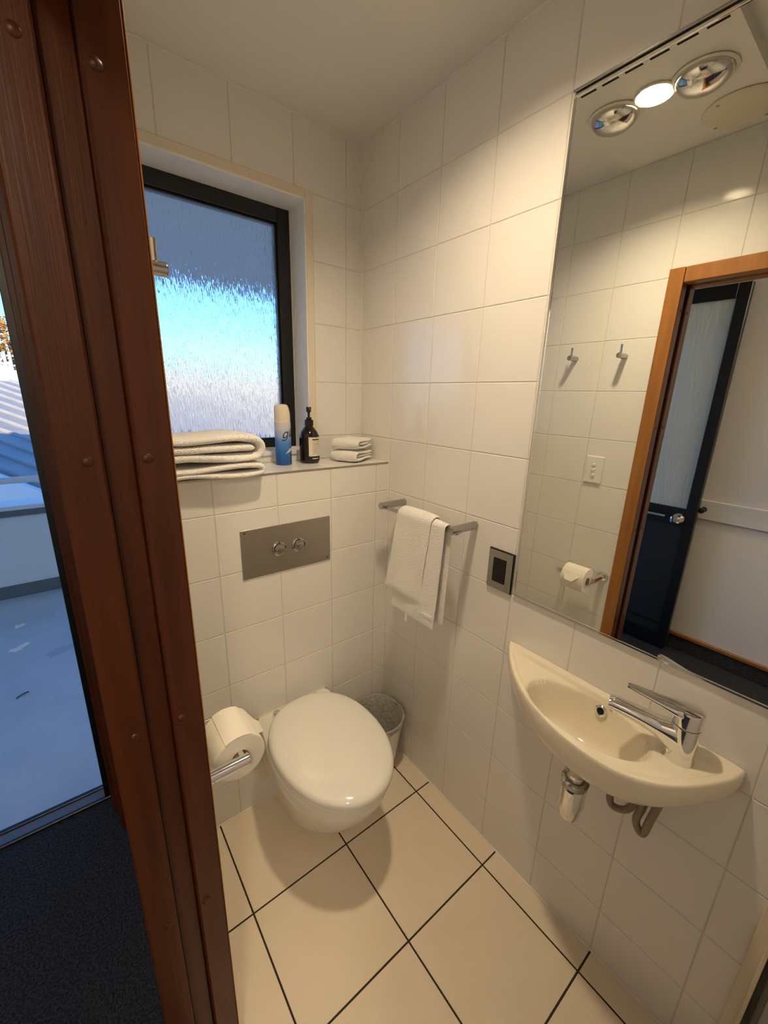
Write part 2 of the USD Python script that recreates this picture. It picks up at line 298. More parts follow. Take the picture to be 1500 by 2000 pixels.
for lo, hi in (((FX0 + fw, 0.122, FZ0 + 0.03), (FX0 + fw + 0.006, 0.15, FZ1 - fw)), ((FX1 - fw - 0.006, 0.122, FZ0 + 0.03), (FX1 - fw, 0.15, FZ1 - fw)), ((FX0 + fw, 0.122, FZ1 - fw - 0.006), (FX1 - fw, 0.15, FZ1 - fw)), ((FX0 + fw, 0.122, FZ0 + 0.03), (FX1 - fw, 0.15, FZ0 + 0.036))):
    t.part('bead', cbox(lo, hi, 0.001), 'black')
t.part('bead', cbox((FX1 - 0.001, FYW - 0.006, FZ0), (FX1 + 0.0005, FYW + 0.01, FZ1), 0.0005), 'trim')
t.part('pane', cbox((FX0 + fw - 0.004, 0.130, FZ0 + 0.026), (FX1 - fw + 0.004, 0.135, FZ1 - fw + 0.004), 0), 'obscure', smooth=False, label='rain-textured obscure glass pane')

# toilet doorway: split jamb of a cavity sliding door
t = structure('door_1')
JY = -0.785
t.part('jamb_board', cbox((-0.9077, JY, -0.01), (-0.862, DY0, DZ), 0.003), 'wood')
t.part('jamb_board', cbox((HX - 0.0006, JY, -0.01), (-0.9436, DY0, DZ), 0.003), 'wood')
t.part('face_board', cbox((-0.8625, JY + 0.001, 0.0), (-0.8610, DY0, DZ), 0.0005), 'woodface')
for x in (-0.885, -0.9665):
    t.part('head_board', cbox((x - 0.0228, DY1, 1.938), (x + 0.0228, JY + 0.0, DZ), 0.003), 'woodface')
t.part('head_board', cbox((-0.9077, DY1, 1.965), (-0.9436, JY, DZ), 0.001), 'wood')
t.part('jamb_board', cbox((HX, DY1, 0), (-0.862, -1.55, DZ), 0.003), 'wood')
t.part('sliding_leaf', cbox((-0.9435, JY + 0.020, 0.006), (-0.9078, JY + 0.60, 1.962), 0.002), 'wood', label='edge of the sliding door resting in its cavity')
for z in (1.851, 1.427, 1.0, 0.572):
    for x in (-0.8945, -0.961):
        t.part('screw_cap', lathe([(0.0068, 0), (0.0068, 0.001), (0.0052, 0.0028), (0.0022, 0.0036)], (x, JY + 0.0005, z), (0, -1, 0), 16), 'wood')

# ---------------------------------------------------------------- the hall
HZ = 2.40; XW = -1.955
t = structure('floor_hall')
t.part('carpet', cbox((XW - 0.1, -3.1, -0.08), (-0.935, 0.165, 0.0), 0), 'carpet', smooth=False)
t = structure('wall_hall')
t.part('wall_panel', cbox((XW - 0.12, -3.1, -0.05), (XW, 0.2, HZ), 0), 'hallwall', smooth=False)
t.part('dado_rail', cbox((XW - 0.01, -3.0, 0.872), (XW + 0.018, 0.0, 0.985), 0.003), 'hallwall')
t.part('skirting', cbox((XW - 0.01, -3.0, 0.0), (XW + 0.012, 0.0, 0.095), 0.002), 'carpet')
t.part('skirting_cap', cbox((XW - 0.01, -3.0, 0.095), (XW + 0.018, 0.0, 0.118), 0.003), 'woodface')
t = structure('wall_hall_rear')
t.part('wall_panel', cbox((XW - 0.12, -3.2, -0.05), (-0.8, -3.0, HZ), 0), 'hallwall', smooth=False)
t.part('wall_panel', cbox((HX, -3.1, -0.05), (-0.86, -1.60, HZ), 0), 'hallwall', smooth=False)
t = structure('ceiling_hall'); t.part('board', cbox((XW - 0.1, -3.1, HZ), (HX + 0.02, 0.2, HZ + 0.03), 0), 'ceiling', smooth=False)
cl = Thing('ceiling_light', (-1.45, -2.25, HZ), 'round white ceiling light in the hall outside the toilet', 'ceiling light')
cl.part('base_ring', lathe([(0.15, 0), (0.155, 0.01), (0.155, 0.02), (0.14, 0.03)], (-1.45, -2.25, HZ), (0, 0, -1), 40), 'plastic')
cl.part('diffuser', lathe([(0.14, 0.028), (0.13, 0.05), (0.10, 0.066), (0.05, 0.075), (0.001, 0.077)], (-1.45, -2.25, HZ), (0, 0, -1), 40), 'hall_lamp', smooth=60)
# exterior wall and the glazed exterior door
t = structure('wall_exterior')
EX0, EX1, EZ = -1.93, -1.036, 2.13
t.part('wall_panel', cbox((XW - 0.12, 0.0, EZ + 0.03), (-0.99, 0.21, HZ + 0.1), 0), 'hallwall', smooth=False)
t.part('wall_panel', cbox((-8, 0.02, -3), (XW, 0.21, HZ + 0.1), 0), 'wallcream', smooth=False)
t.part('wall_panel', cbox((0.1, 0.02, -3), (4, 0.21, HZ + 0.1), 0), 'wallcream', smooth=False)
t.part('wall_panel', cbox((-8, -6.0, -3), (-7.9, 0.0, HZ + 0.1), 0), 'wallcream', smooth=False)
t.part('wall_panel', cbox((-8, -6.0, -3), (4, -5.9, HZ + 0.1), 0), 'wallcream', smooth=False)
t = structure('door_2')
t.part('jamb_board', cbox((-1.0205, 0.0, 0.0), (-0.985, 0.20, EZ + 0.03), 0.002), 'wood')
t.part('jamb_board', cbox((-1.036, 0.085, 0.0), (-1.015, 0.20, EZ + 0.03), 0.002), 'wood')
t.part('head_board', cbox((EX0, 0.0, EZ), (-1.0, 0.20, EZ + 0.03), 0.002), 'wood')
t.part('outer_frame', cbox((-1.056, 0.165, -0.03), (-1.030, 0.225, EZ), 0.002), 'black')
t.part('outer_frame', cbox((EX0 - 0.02, 0.12, -0.03), (EX0, 0.225, EZ), 0.002), 'black')
t.part('outer_frame', cbox((EX0, 0.12, EZ - 0.03), (-1.036, 0.225, EZ), 0.002), 'black')
t.part('threshold', cbox((EX0, 0.162, -0.05), (-1.036, 0.176, 0.008), 0.002), 'black')
t.part('threshold', cbox((EX0, 0.176, -0.05), (-1.036, 0.222, 0.003), 0.002), 'parapetgrey')
t.part('threshold', cbox((EX0, 0.222, -0.06), (-1.036, 0.240, 0.008), 0.002), 'black')
# the open leaf lies along the hall wall
l = Thing('balcony_door', (-1.885, 0.12, 0.01), 'open black framed balcony door leaf with obscure glass above a dark panel, seen in the mirror', 'door')
lx0, lx1, ly0, ly1 = -1.905, -1.865, -0.752, 0.115
for nm, lo, hi in (('stile', (lx0, ly0, 0.015), (lx1, ly0 + 0.055, 2.125)), ('stile', (lx0, ly1 - 0.055, 0.015), (lx1, ly1, 2.125)), ('top_rail', (lx0, ly0 + 0.055, 2.055), (lx1, ly1 - 0.055, 2.125)), ('middle_rail', (lx0, ly0 + 0.055, 0.82), (lx1, ly1 - 0.055, 0.925)), ('bottom_rail', (lx0, ly0 + 0.055, 0.015), (lx1, ly1 - 0.055, 0.11))):
    l.part(nm, cbox(lo, hi, 0.003), 'black')
l.part('lower_panel', cbox((lx0 + 0.01, ly0 + 0.055, 0.11), (lx1 - 0.008, ly1 - 0.055, 0.82), 0.001), 'navy')
l.part('kick_strip', cbox((lx1 - 0.009, ly0 + 0.056, 0.16), (lx1 - 0.005, ly1 - 0.056, 0.175), 0.001), 'black')
l.part('glass_pane', cbox((lx0 + 0.015, ly0 + 0.05, 0.92), (lx0 + 0.021, ly1 - 0.05, 2.06), 0), 'leafglass', smooth=False)
l.part('door_knob', lathe([(0.030, 0), (0.030, 0.006), (0.012, 0.010), (0.012, 0.026), (0.026, 0.036), (0.031, 0.050), (0.027, 0.062), (0.012, 0.068)], (lx1, -0.672, 0.865), (1, 0, 0), 28), 'chrome', label='round chrome door knob')
k = l.part('pull_bar', tube([(lx1 + 0.03, y, 0.868) for y in np.linspace(-0.61, -0.38, 8)], 0.0095, 12), 'chrome')
for y in (-0.60, -0.39): l.part('bar_post', cyl((lx1 - 0.002, y, 0.868), (lx1 + 0.03, y, 0.868), 0.007, 12), 'chrome', parent=k)
single('door_stop', lathe([(0.016, 0), (0.016, 0.004), (0.010, 0.008), (0.010, 0.030), (0.016, 0.034), (0.016, 0.050), (0.010, 0.054)], (XW + 0.018, -0.765, 0.93), (1, 0, 0), 20), 'black', 'small dark door stop on the white dado rail behind the open balcony door', 'door stop')
# ---------------------------------------------------------------- outside: balcony, roofs, fence, trees, houses
ZB = -0.10
single('balcony_floor', cbox((-7.9, 0.21, ZB - 0.2), (3.8, 2.69, ZB), 0), 'deck', '', kind='structure', smooth=False)
t = structure('wall_parapet')
t.part('wall_panel', cbox((-7.9, 2.69, -3), (3.8, 2.86, 0.575), 0), 'parapet', smooth=False)
t.part('base_strip', cbox((-7.9, 2.672, ZB), (3.8, 2.692, -0.0), 0.004), 'parapetgrey')
t.part('cap_edge', cbox((-7.9, 2.655, 0.560), (3.8, 2.70, 0.612), 0.003), 'parapetgrey')
t.part('cap_sheet', cbox((-7.9, 2.652, 0.606), (3.8, 2.90, 0.640), 0.006), 'parapet')
r = Thing('balcony_rail', (-2.0, 2.69, 0.64), 'pale tubular handrail running along the white balcony parapet', 'railing')
r.part('rail_tube', tube([(x, 2.72, 0.828) for x in np.linspace(-7.8, 3.7, 30)], 0.026, 16), 'parapet')
for x in (-7.0, -4.6, -2.2, 0.2, 2.6): r.part('rail_post', cyl((x, 2.75, 0.63), (x, 2.72, 0.815), 0.018, 12), 'parapet')
t = structure('roof_overhang')
t.part('soffit', cbox((-8.1, 0.0, 2.43), (4.1, 2.60, 2.47), 0), 'lining', smooth=False)
t.part('fascia', cbox((-8.1, 2.60, 2.40), (4.1, 2.66, 2.62), 0.004), 'lining')
t.part('roof_slab', cbox((-8.2, -6.1, 2.56), (4.2, 2.60, 2.72), 0), 'roofsteel', smooth=False)
def crumpled(cx, cy, z, rx, ry, rot, seed):
    g = np.random.default_rng(seed); a = np.linspace(0, 2 * np.pi, 22, endpoint=False); rad = 1 + 0.25 * np.sin(3 * a + seed) + 0.15 * g.normal(size=22)
    c, s = math.cos(rot), math.sin(rot); rings = []
    for k, h in ((1.0, 0.0), (1.02, 0.003), (0.75, 0.012), (0.35, 0.008)):
        x, y = rx * rad * k * np.cos(a), ry * rad * k * np.sin(a)
        rings.append(np.c_[cx + c * x - s * y, cy + s * x + c * y, z + h * (1 + 0.5 * np.sin(2 * a + seed))])
    return loft(rings)
single('dry_leaf', crumpled(-1.405, 1.79, ZB, 0.050, 0.022, 0.5, 1), 'dryleaf', 'larger pale dry leaf on the grey balcony floor, nearer the threshold', 'leaf', smooth=60)
single('dry_leaf', crumpled(-1.417, 2.12, ZB, 0.026, 0.018, 0.2, 2), 'dryleaf', 'small whitish leaf on the balcony floor, farther out towards the parapet', 'leaf', smooth=60)
single('paint_patch', crumpled(-1.17, 1.62, ZB - 0.004, 0.10, 0.045, 0.5, 3), 'flake', 'pale peeled paint patch on the balcony floor beside the black door frame', 'paint patch', smooth=60)
single('twig', tube(smooth_path([(-1.385, 1.215, ZB + 0.004), (-1.36, 1.235, ZB + 0.006), (-1.335, 1.245, ZB + 0.004)], 8), 0.003, 6), 'bark', 'short dark twig lying on the grey balcony floor', 'twig')

RD = np.array([0.60, -0.765, -0.235]); RD /= np.linalg.norm(RD); RH = np.array([0.787, 0.617, 0.0]); RH /= np.linalg.norm(RH)
P0 = np.array([-1.491, 4.564, 0.471]); UPN = np.cross(RH, -RD); UPN = UPN if UPN[2] > 0 else -UPN
nh = Thing('neighbour_house', (-1.0, 6.0, -3.0), 'neighbouring house below the balcony, with a ribbed grey steel roof', 'house')
S0, S1 = -4.9, 1.5
def slab(u0, u1, s0, s1, z0, z1, c=0): return obox(P0 + RH * (u0 + u1) / 2 + RD * (s0 + s1) / 2 + UPN * (z0 + z1) / 2, [RH, RD, UPN], [(u1 - u0) / 2, (s1 - s0) / 2, (z1 - z0) / 2], c)
nh.part('roof_sheet', slab(0.0, 9.0, S0, S1, -0.05, 0.0), 'roofsteel', smooth=False)
for k in range(27): nh.part('roof_rib', slab(0.16 + 0.33 * k, 0.20 + 0.33 * k, S0, S1, -0.01, 0.045, 0.012), 'roofsteel', smooth=False)
nh.part('barge_board', slab(-0.03, 0.03, S0, S1, -0.20, 0.06, 0.004), 'parapet')
for k in range(5): nh.part('gable_board', slab(0.04, 0.10, S0, S1 - 0.2, -0.2 - 0.42 * (k + 1), -0.2 - 0.42 * k - 0.02, 0.006), ('parapet', 'wallcream', 'parapet', 'wallcream', 'wallcream')[k])
nh.part('house_wall', cbox((1.5, 6.5, -3), (5, 10, -0.6), 0), 'wallcream', smooth=False)

t = structure('ground'); t.part('lawn', cbox((-60, 2.9, -3.4), (70, 120, -3.0), 0), 'grass', smooth=False)
g = Thing('garden_terrace', (0, 14, -3), 'sunlit pale retaining wall and terrace beyond the steel roof', 'terrace')
g.part('retaining_wall', cbox((-14, 14.0, -3.1), (20, 14.3, 1.95), 0.02), 'wallcream')
g.part('terrace_ground', cbox((-14, 14.3, -3.1), (20, 60, 1.9), 0), 'grass', smooth=False)
f = Thing('picket_fence', (-3.0, 15.0, 1.95), 'pale picket fence on top of the sunlit terrace wall', 'fence')
for z in (2.08, 2.34): f.part('rail', cbox((-5, 15.02, z), (1.2, 15.05, z + 0.05), 0.004), 'picket')
for k in range(52): f.part('picket', cbox((-5 + 0.12 * k, 14.99, 1.90), (-5 + 0.12 * k + 0.07, 15.02, 2.48), 0.006), 'picket', smooth=False)
def tree(x, y, z, h, r, seed, label):
    g = np.random.default_rng(seed); T = Thing('autumn_tree', (x, y, z), label, 'tree', )
    T.part('trunk', tube(smooth_path([(x, y, z - 0.1), (x + 0.1, y, z + h * 0.3), (x, y, z + h * 0.6)], 8), np.linspace(0.14, 0.06, 8), 8), 'bark')
    for k in range(5):
        a = g.uniform(0, 6.28); T.part('branch', tube([(x, y, z + h * 0.35), (x + math.cos(a) * r * 0.4, y + math.sin(a) * r * 0.4, z + h * 0.6), (x + math.cos(a) * r * 0.8, y + math.sin(a) * r * 0.8, z + h * 0.75)], (0.05, 0.035, 0.015), 6), 'bark')
    n = 2600; d = g.normal(size=(n, 3)); d /= np.linalg.norm(d, axis=1)[:, None]; rad = g.uniform(0.35, 1, n) ** 0.5
    lump = 0.8 + 0.35 * meshkit.noise(d * 2.2 + seed, seed)
    c = np.array([x, y, z + h * 0.64]) + d * (rad * lump)[:, None] * np.array([r, r, h * 0.38])
    a = g.normal(size=(n, 3)); a /= np.linalg.norm(a, axis=1)[:, None]; b = np.cross(a, g.normal(size=(n, 3))); b /= np.linalg.norm(b, axis=1)[:, None]; s = g.uniform(0.05, 0.11, n)[:, None]
    v = np.stack([c - a * s, c + b * s * 0.6, c + a * s, c - b * s * 0.6], 1).reshape(-1, 3); i = np.arange(n)[:, None] * 4
    T.part('foliage', trimesh.Trimesh(v, np.vstack([i + [0, 1, 2], i + [0, 2, 3]]), process=False), 'leaf', smooth=False, kind='stuff')
tree(-2.2, 22.5, 1.9, 2.35, 2.2, 11, 'orange autumn tree behind the pale picket fence beyond the balcony')
h2 = Thing('cream_house', (6, 20, 1.9), 'cream house on the terrace, blurred behind the obscure window glass', 'house')
h2.part('house_wall', cbox((1.9, 20, 1.9), (6.6, 26, 2.75), 0), 'wallcream', smooth=False)
h2.part('house_wall', cbox((6.6, 19.6, 1.9), (12, 26, 2.3), 0), 'brick', smooth=False)
h2.part('roof', convex_hull(np.array([(1.6, 19.7, 2.75), (6.9, 19.7, 2.75), (1.6, 26.3, 2.75), (6.9, 26.3, 2.75), (2.6, 23, 3.15), (5.9, 23, 3.15)])), 'wallcream', smooth=False)
for x in (2.6, 4.4): h2.part('window', cbox((x, 19.95, 2.1), (x + 0.9, 20.02, 2.55), 0.01), 'blackgloss')

# ---------------------------------------------------------------- lamp: heater, light and fan unit on the ceiling
u = Thing('bathroom_heater', (-0.55, -0.765, H), 'white ceiling heater with two silvered lamps, a lit round light and a fan grille', 'heater')
PZ = 2.336
from shapely.geometry import box as sbox
pan = trimesh.creation.extrude_polygon(sbox(-0.796, -0.974, -0.288, -0.556).buffer(0.004).difference(Point(-0.447, -0.765).buffer(0.0455, quad_segs=16)), H + 0.001 - PZ, engine='earcut'); pan.apply_translation((0, 0, PZ))
u.part('housing', pan, 'panel', smooth=20)
u.part('light_well', lathe([(0.0452, -0.001), (0.0452, 0.026), (0.0456, 0.026), (0.0456, -0.001)], (-0.447, -0.765, PZ), (0, 0, 1), 40, False, False), 'panel')
for k in range(7): u.part('vent_slot', cbox((-0.3155, -0.960 + 0.058 * k, PZ - 0.0008), (-0.3085, -0.960 + 0.058 * k + 0.042, PZ + 0.002), 0.0004), 'dark', smooth=False)
for y in (-0.654, -0.874):
    u.part('lamp_ring', lathe([(0.064, 0), (0.070, 0.001), (0.072, 0.004), (0.067, 0.007), (0.064, 0.0065)], (-0.463, y, PZ + 0.0005), (0, 0, -1), 40, False, False), 'panel')
    u.part('heat_lamp', lathe([(0.062, -0.002), (0.0635, 0.006), (0.060, 0.016), (0.051, 0.026), (0.036, 0.034), (0.018, 0.038), (0.001, 0.039)], (-0.463, y, PZ), (0, 0, -1), 48), 'heat', smooth=70)
u.part('light_ring', lathe([(0.046, 0.0), (0.050, 0.001), (0.050, 0.005), (0.046, 0.006)], (-0.447, -0.765, PZ), (0, 0, -1), 40, False, False), 'panel')
u.part('light_diffuser', lathe([(0.0450, 0.0), (0.0450, 0.001), (0.03, 0.0020), (0.001, 0.0025)], (-0.447, -0.765, H - 0.001), (0, 0, -1), 40), 'lamp', smooth=70, label='glowing round diffuser')
u.part('fan_grille', lathe([(0.092, 0.0), (0.094, 0.003), (0.086, 0.008), (0.060, 0.011), (0.001, 0.012)], (-0.690, -0.905, PZ), (0, 0, -1), 44), 'fan', smooth=50)
for a in range(4): u.part('fan_screw', cyl((-0.690 + 0.082 * math.cos(a * 1.571 + 0.5), -0.905 + 0.082 * math.sin(a * 1.571 + 0.5), PZ - 0.004), (-0.690 + 0.082 * math.cos(a * 1.571 + 0.5), -0.905 + 0.082 * math.sin(a * 1.571 + 0.5), PZ - 0.011), 0.004, 10), 'steel')

# ---------------------------------------------------------------- mirror
m = Thing('mirror', (0, -1.1, 0.966), 'tall rectangular mirror above the basin with thin polished metal edges', 'mirror')
MY0, MY1, MZ0, MZ1 = -1.425, -0.800, 0.967, 2.150
m.part('mirror_glass', cbox((-0.0050, MY0 + 0.002, MZ0 + 0.002), (0.0, MY1 - 0.002, MZ1 - 0.002), 0), 'mirror', smooth=False)
e = 0.0058
for lo, hi in (((-0.0075, MY0, MZ1 - e), (0, MY1, MZ1)), ((-0.0075, MY0, MZ0), (0, MY1, MZ0 + e)), ((-0.0075, MY1 - e, MZ0 + e), (0, MY1, MZ1 - e)), ((-0.0075, MY0, MZ0 + e), (0, MY0 + e, MZ1 - e))):
    m.part('edge_strip', cbox(lo, hi, 0.0012), 'chrome')
m.part('edge_strip', cbox((-0.012, MY0, MZ1 + 0.002), (0, MY1, MZ1 + 0.007), 0.001), 'satin')

# ---------------------------------------------------------------- toilet
def resample(poly, n, start):
    c = np.array(poly.exterior.coords); 
    if Polygon(c).exterior.is_ccw is False: c = c[::-1]
    ring = LineString(c); s0 = ring.project(Point(*start)); Lr = ring.length
    return np.array([ring.interpolate((s0 + Lr * k / n) % Lr).coords[0] for k in range(n)])
TX = -0.437
def dshape(hw, ym, yf, wb, yb, round_r=0.025, n=96):
    a = np.linspace(-np.pi / 2, np.pi / 2, 40); front = np.c_[TX + hw * np.sin(a), ym + (yf - ym) * np.cos(a) ** 0.93]
    tb = np.linspace(0, 1, 12)[1:]; sm = tb * tb * (3 - 2 * tb)
    right = np.c_[TX + hw + (wb - hw) * sm, ym + (yb - ym) * tb]; left = np.c_[TX - hw - (wb - hw) * sm, ym + (yb - ym) * tb]
    p = Polygon(np.vstack([front, right, left[::-1]])).buffer(-round_r).buffer(round_r, quad_segs=8)
    return resample(p, n, (TX, yb))
def ring3(xy, z): return np.c_[xy, np.full(len(xy), z)]
toilet = Thing('toilet', (TX, YB, 0), 'white wall hung toilet with its domed lid closed, below the flush plate', 'toilet')
yb = YB - 0.001
prof = [(0.080, .090, -.36, -.42, .085), (0.090, .105, -.37, -.445, .100), (0.12, .120, -.38, -.505, .115), (0.17, .137, -.40, -.580, .132), (0.24, .154, -.42, -.640, .141), (0.31, .167, -.44, -.684, .145), (0.355, .174, -.45, -.702, .146), (0.378, .176, -.45, -.706, .146), (0.386, .172, -.45, -.701, .142)]
pan_m = loft([ring3(dshape(hw, ym, yf, wb, yb, 0.02), z) for z, hw, ym, yf, wb in prof])
toilet.part('pan', pan_m, 'ceramic', smooth=50)
toilet.part('wall_seal', loft([ring3(resample(Polygon([(TX - .149, YB + .001), (TX + .149, YB + .001), (TX + .149, YB - .004), (TX - .149, YB - .004)]), 24, (TX, YB)), z) for z in (0.10, 0.388)]), 'trim', smooth=False)
def lid0(k, n=96):
    a = np.linspace(0, 2 * np.pi, n, endpoint=False) + np.pi / 2; c_, s_ = np.cos(a), np.sin(a); back = s_ > 0
    pw = np.where(back, 2 / 2.25, 2 / 2.05); ry = np.where(back, 0.230, 0.256)
    return np.c_[TX + 0.003 + 0.179 * k * np.sign(c_) * np.abs(c_) ** pw, -0.462 + ry * k * np.sign(s_) * np.abs(s_) ** pw]
toilet.part('seat', loft([ring3(lid0(k), z) for z, k in ((0.388, .965), (0.391, .98), (0.399, .98), (0.402, .965))]), 'plastic', smooth=50)
toilet.part('lid', loft([ring3(lid0(k), z) for z, k in ((0.404, .96), (0.405, .985), (0.409, 1.0), (0.420, 1.0), (0.428, .985), (0.434, .95), (0.439, .88), (0.444, .74), (0.448, .55), (0.450, .32), (0.451, .12))]), 'plastic', smooth=70)
for s in (-1, 1): toilet.part('hinge', lathe([(0.013, 0), (0.015, 0.004), (0.015, 0.018), (0.011, 0.024)], (TX + s * 0.078, -0.232, 0.384), (0, 0, 1), 20), 'chrome')
fp = Thing('flush_plate', (-0.429, YB, 0.934), 'dark brushed steel flush plate with two round buttons on the tiled wall above the toilet', 'flush plate')
fp.part('plate', cbox((-0.590, YB - 0.004, 0.934), (-0.268, YB + 0.0, 1.101), 0.0008), 'steel')
for x in (-0.464, -0.393):
    b = fp.part('button', lathe([(0.0175, 0), (0.0175, 0.006), (0.0150, 0.0075), (0.002, 0.0078)], (x, YB - 0.004, 1.018), (0, -1, 0), 32), 'satin')
    fp.part('button_ring', lathe([(0.0195, 0), (0.0195, 0.005), (0.0220, 0.0062), (0.0248, 0.0045), (0.0255, 0)], (x, YB - 0.0038, 1.018), (0, -1, 0), 36, False, False), 'satin', parent=b)
fp.part('button_line', cbox((-0.4795, YB - 0.0123, 1.0172), (-0.4485, YB - 0.0115, 1.0188), 0.0002), 'steel')
for x, z in ((-0.577, 1.091), (-0.281, 0.946)): fp.part('plate_screw', cyl((x, YB - 0.003, z), (x, YB - 0.0052, z), 0.0024, 10), 'dark')

# ---------------------------------------------------------------- waste bin
bn = Thing('waste_bin', (-0.122, -0.318, 0), 'small white plastic waste bin with a bag liner, in the corner beside the toilet', 'bin')
c = (-0.122, -0.318, 0.0)
bn.part('bin_body', lathe([(0.070, 0.001), (0.076, 0.003), (0.080, 0.06), (0.087, 0.062), (0.101, 0.18), (0.109, 0.242), (0.1125, 0.246), (0.1125, 0.251), (0.108, 0.252), (0.1055, 0.246), (0.098, 0.18), (0.084, 0.07), (0.078, 0.012), (0.001, 0.010)], c, (0, 0, 1), 56, True, False), 'plastic', smooth=50)
def liner_mesh():
    a = np.linspace(0, 2 * np.pi, 96, endpoint=False); rings = []
    for r, z in ((0.113, 0.232), (0.1150, 0.246), (0.1135, 0.2545), (0.1080, 0.2555), (0.1030, 0.246), (0.096, 0.20), (0.086, 0.14), (0.077, 0.08), (0.066, 0.05), (0.03, 0.045)):
        p = np.c_[np.cos(a), np.sin(a), np.full(96, z * 18)]; wv = (meshkit.fbm(p * 7.0, 4, 4) - 0.5)
        k = 0.0035 if z > 0.24 else 0.030; rr = r + k * wv - (0.004 if z < 0.24 and r < 0.104 else 0)
        rings.append(np.c_[c[0] + rr * np.cos(a), c[1] + rr * np.sin(a), np.full(96, z) + (0.006 * wv if r > 0.10 else 0.02 * wv)])
    return loft(rings, False, True)
bn.part('bag_liner', liner_mesh(), 'liner', smooth=30, label='thin crumpled plastic bag folded over the rim')

# ---------------------------------------------------------------- basin
bs = Thing('basin', (0, -1.09, 0.68), 'half round wall hung wash basin in warm white china under the mirror', 'basin')
rim = np.array([(0.0, -0.806), (-0.045, -0.838), (-0.100, -0.885), (-0.165, -0.968), (-0.204, -1.060), (-0.216, -1.150), (-0.200, -1.228), (-0.158, -1.284), (-0.090, -1.330), (-0.035, -1.357), (0.0, -1.370)])
tt = np.r_[0, np.cumsum(np.linalg.norm(np.diff(rim, axis=0), axis=1))]; rs = CubicSpline(tt, rim)(np.linspace(0, tt[-1], 90))
outline = Polygon(np.vstack([rs, [(0.0, -1.370), (0.0, -0.806)]])).buffer(-0.006).buffer(0.006)
BC = np.array([-0.108, -1.090]); NB = 150
ang = np.linspace(0, 2 * np.pi, NB, endpoint=False); Rr = []
for a in ang:
    hit = outline.exterior.intersection(LineString([BC, BC + 2 * np.array([math.cos(a), math.sin(a)])])); Rr.append(max(np.linalg.norm(np.array(q.coords[0]) - BC) for q in getattr(hit, 'geoms', [hit])))
Rr = np.array(Rr); DK = 0.806
sst = lambda x, a, b: (lambda t: t * t * (3 - 2 * t))(np.clip((x - a) / (b - a), 0, 1))
def basin_z(x, y, edge):
    q = np.sqrt(((x - BC[0]) / 0.080) ** 2 + ((y - BC[1]) / 0.140) ** 2)
    z = DK + 0.012 * sst(x, -0.030, -0.020) + 0.004 * (1 - sst(edge, 0.019, 0.024)) * (1 - sst(x, -0.03, -0.02))
    bowl = 0.108 * (1 - np.clip(q, 0, 1) ** 5.0); soft = 0.004 * sst(1.07 - q, 0.0, 0.07) * (q >= 1) + 0.004 * (q < 1)
    return z - bowl - soft
rings = []
for s in np.r_[0.02, np.linspace(0.08, 0.988, 92)]:
    x, y = BC[0] + s * Rr * np.cos(ang), BC[1] + s * Rr * np.sin(ang); rings.append(np.c_[x, y, basin_z(x, y, (1 - s) * Rr)])
x, y = BC[0] + Rr * np.cos(ang), BC[1] + Rr * np.sin(ang); top = basin_z(x, y, 0 * Rr)
mid = np.array([-0.085, -1.10])
def under(k, z, ky=None):
    ky = k if ky is None else ky
    xx = np.where(x > -0.002, x * 1.0, mid[0] + (x - mid[0]) * k); return np.c_[np.minimum(xx, 0.0), mid[1] + (y - mid[1]) * ky, np.full(NB, z)]
rings.append(np.c_[x, y, top - 0.003]); rings.append(np.c_[mid[0] + (x - mid[0]) * 1.006, mid[1] + (y - mid[1]) * 1.006, top - 0.009]); rings[-1][:, 0] = np.minimum(rings[-1][:, 0], 0)
for k, z in ((1.004, 0.785), (0.985, 0.765), (0.955, 0.748), (0.90, 0.733), (0.80, 0.718), (0.66, 0.702), (0.48, 0.688), (0.30, 0.680), (0.12, 0.677)): rings.append(under(k, z))
bs.part('bowl', loft(rings), 'cream', smooth=50)
ov = np.array((-0.0330, -1.100, 0.785)); od = np.array([-0.93, 0, 0.36])
o_ = bs.part('overflow_ring', lathe([(0.0075, 0.0), (0.0085, 0.004), (0.0115, 0.0048), (0.0140, 0.003), (0.0145, 0.0)], ov, od, 28, False, False), 'chrome')
bs.part('overflow_hole', lathe([(0.0095, 0.0), (0.0088, 0.0022), (0.001, 0.0022)], ov, od, 24), 'dark', parent=o_)
wq = bs.part('waste_ring', lathe([(0.021, 0), (0.021, 0.002), (0.015, 0.003), (0.014, 0.001)], (BC[0], BC[1], DK - 0.1165), (0, 0, 1), 28, False, True), 'chrome')

def oval_loft(path, wid, hei, side=None, seg=24, p=2.4):
    path = np.asarray(path, float); tan = np.gradient(path, axis=0); tan /= np.linalg.norm(tan, axis=1)[:, None]; a = np.linspace(0, 2 * np.pi, seg, endpoint=False)
    ca, sa = np.sign(np.cos(a)) * np.abs(np.cos(a)) ** (2 / p), np.sign(np.sin(a)) * np.abs(np.sin(a)) ** (2 / p); rings = []
    for q, t, w_, h_ in zip(path, tan, wid, hei):
        sd = np.array(side if side is not None else np.cross(t, [0, 0, 1.0]), float); sd -= t * (sd @ t); sd /= np.linalg.norm(sd); up = np.cross(sd, t)
        rings.append(q + sd * (ca * w_)[:, None] + up * (sa * h_)[:, None])
    return loft(rings)
tp = Thing('basin_tap', (-0.060, -1.268, DK), 'polished chrome single lever mixer tap standing on the right side of the basin', 'tap')
TB = np.array([-0.060, -1.268, DK - 0.001]); fd = np.array([-0.30, 0.954, 0.0])
def at(f_, z_, s_=0.0): return TB + fd * f_ + np.array([fd[1], -fd[0], 0]) * s_ + np.array([0, 0, z_])
sd = np.array([fd[1], -fd[0], 0.0])
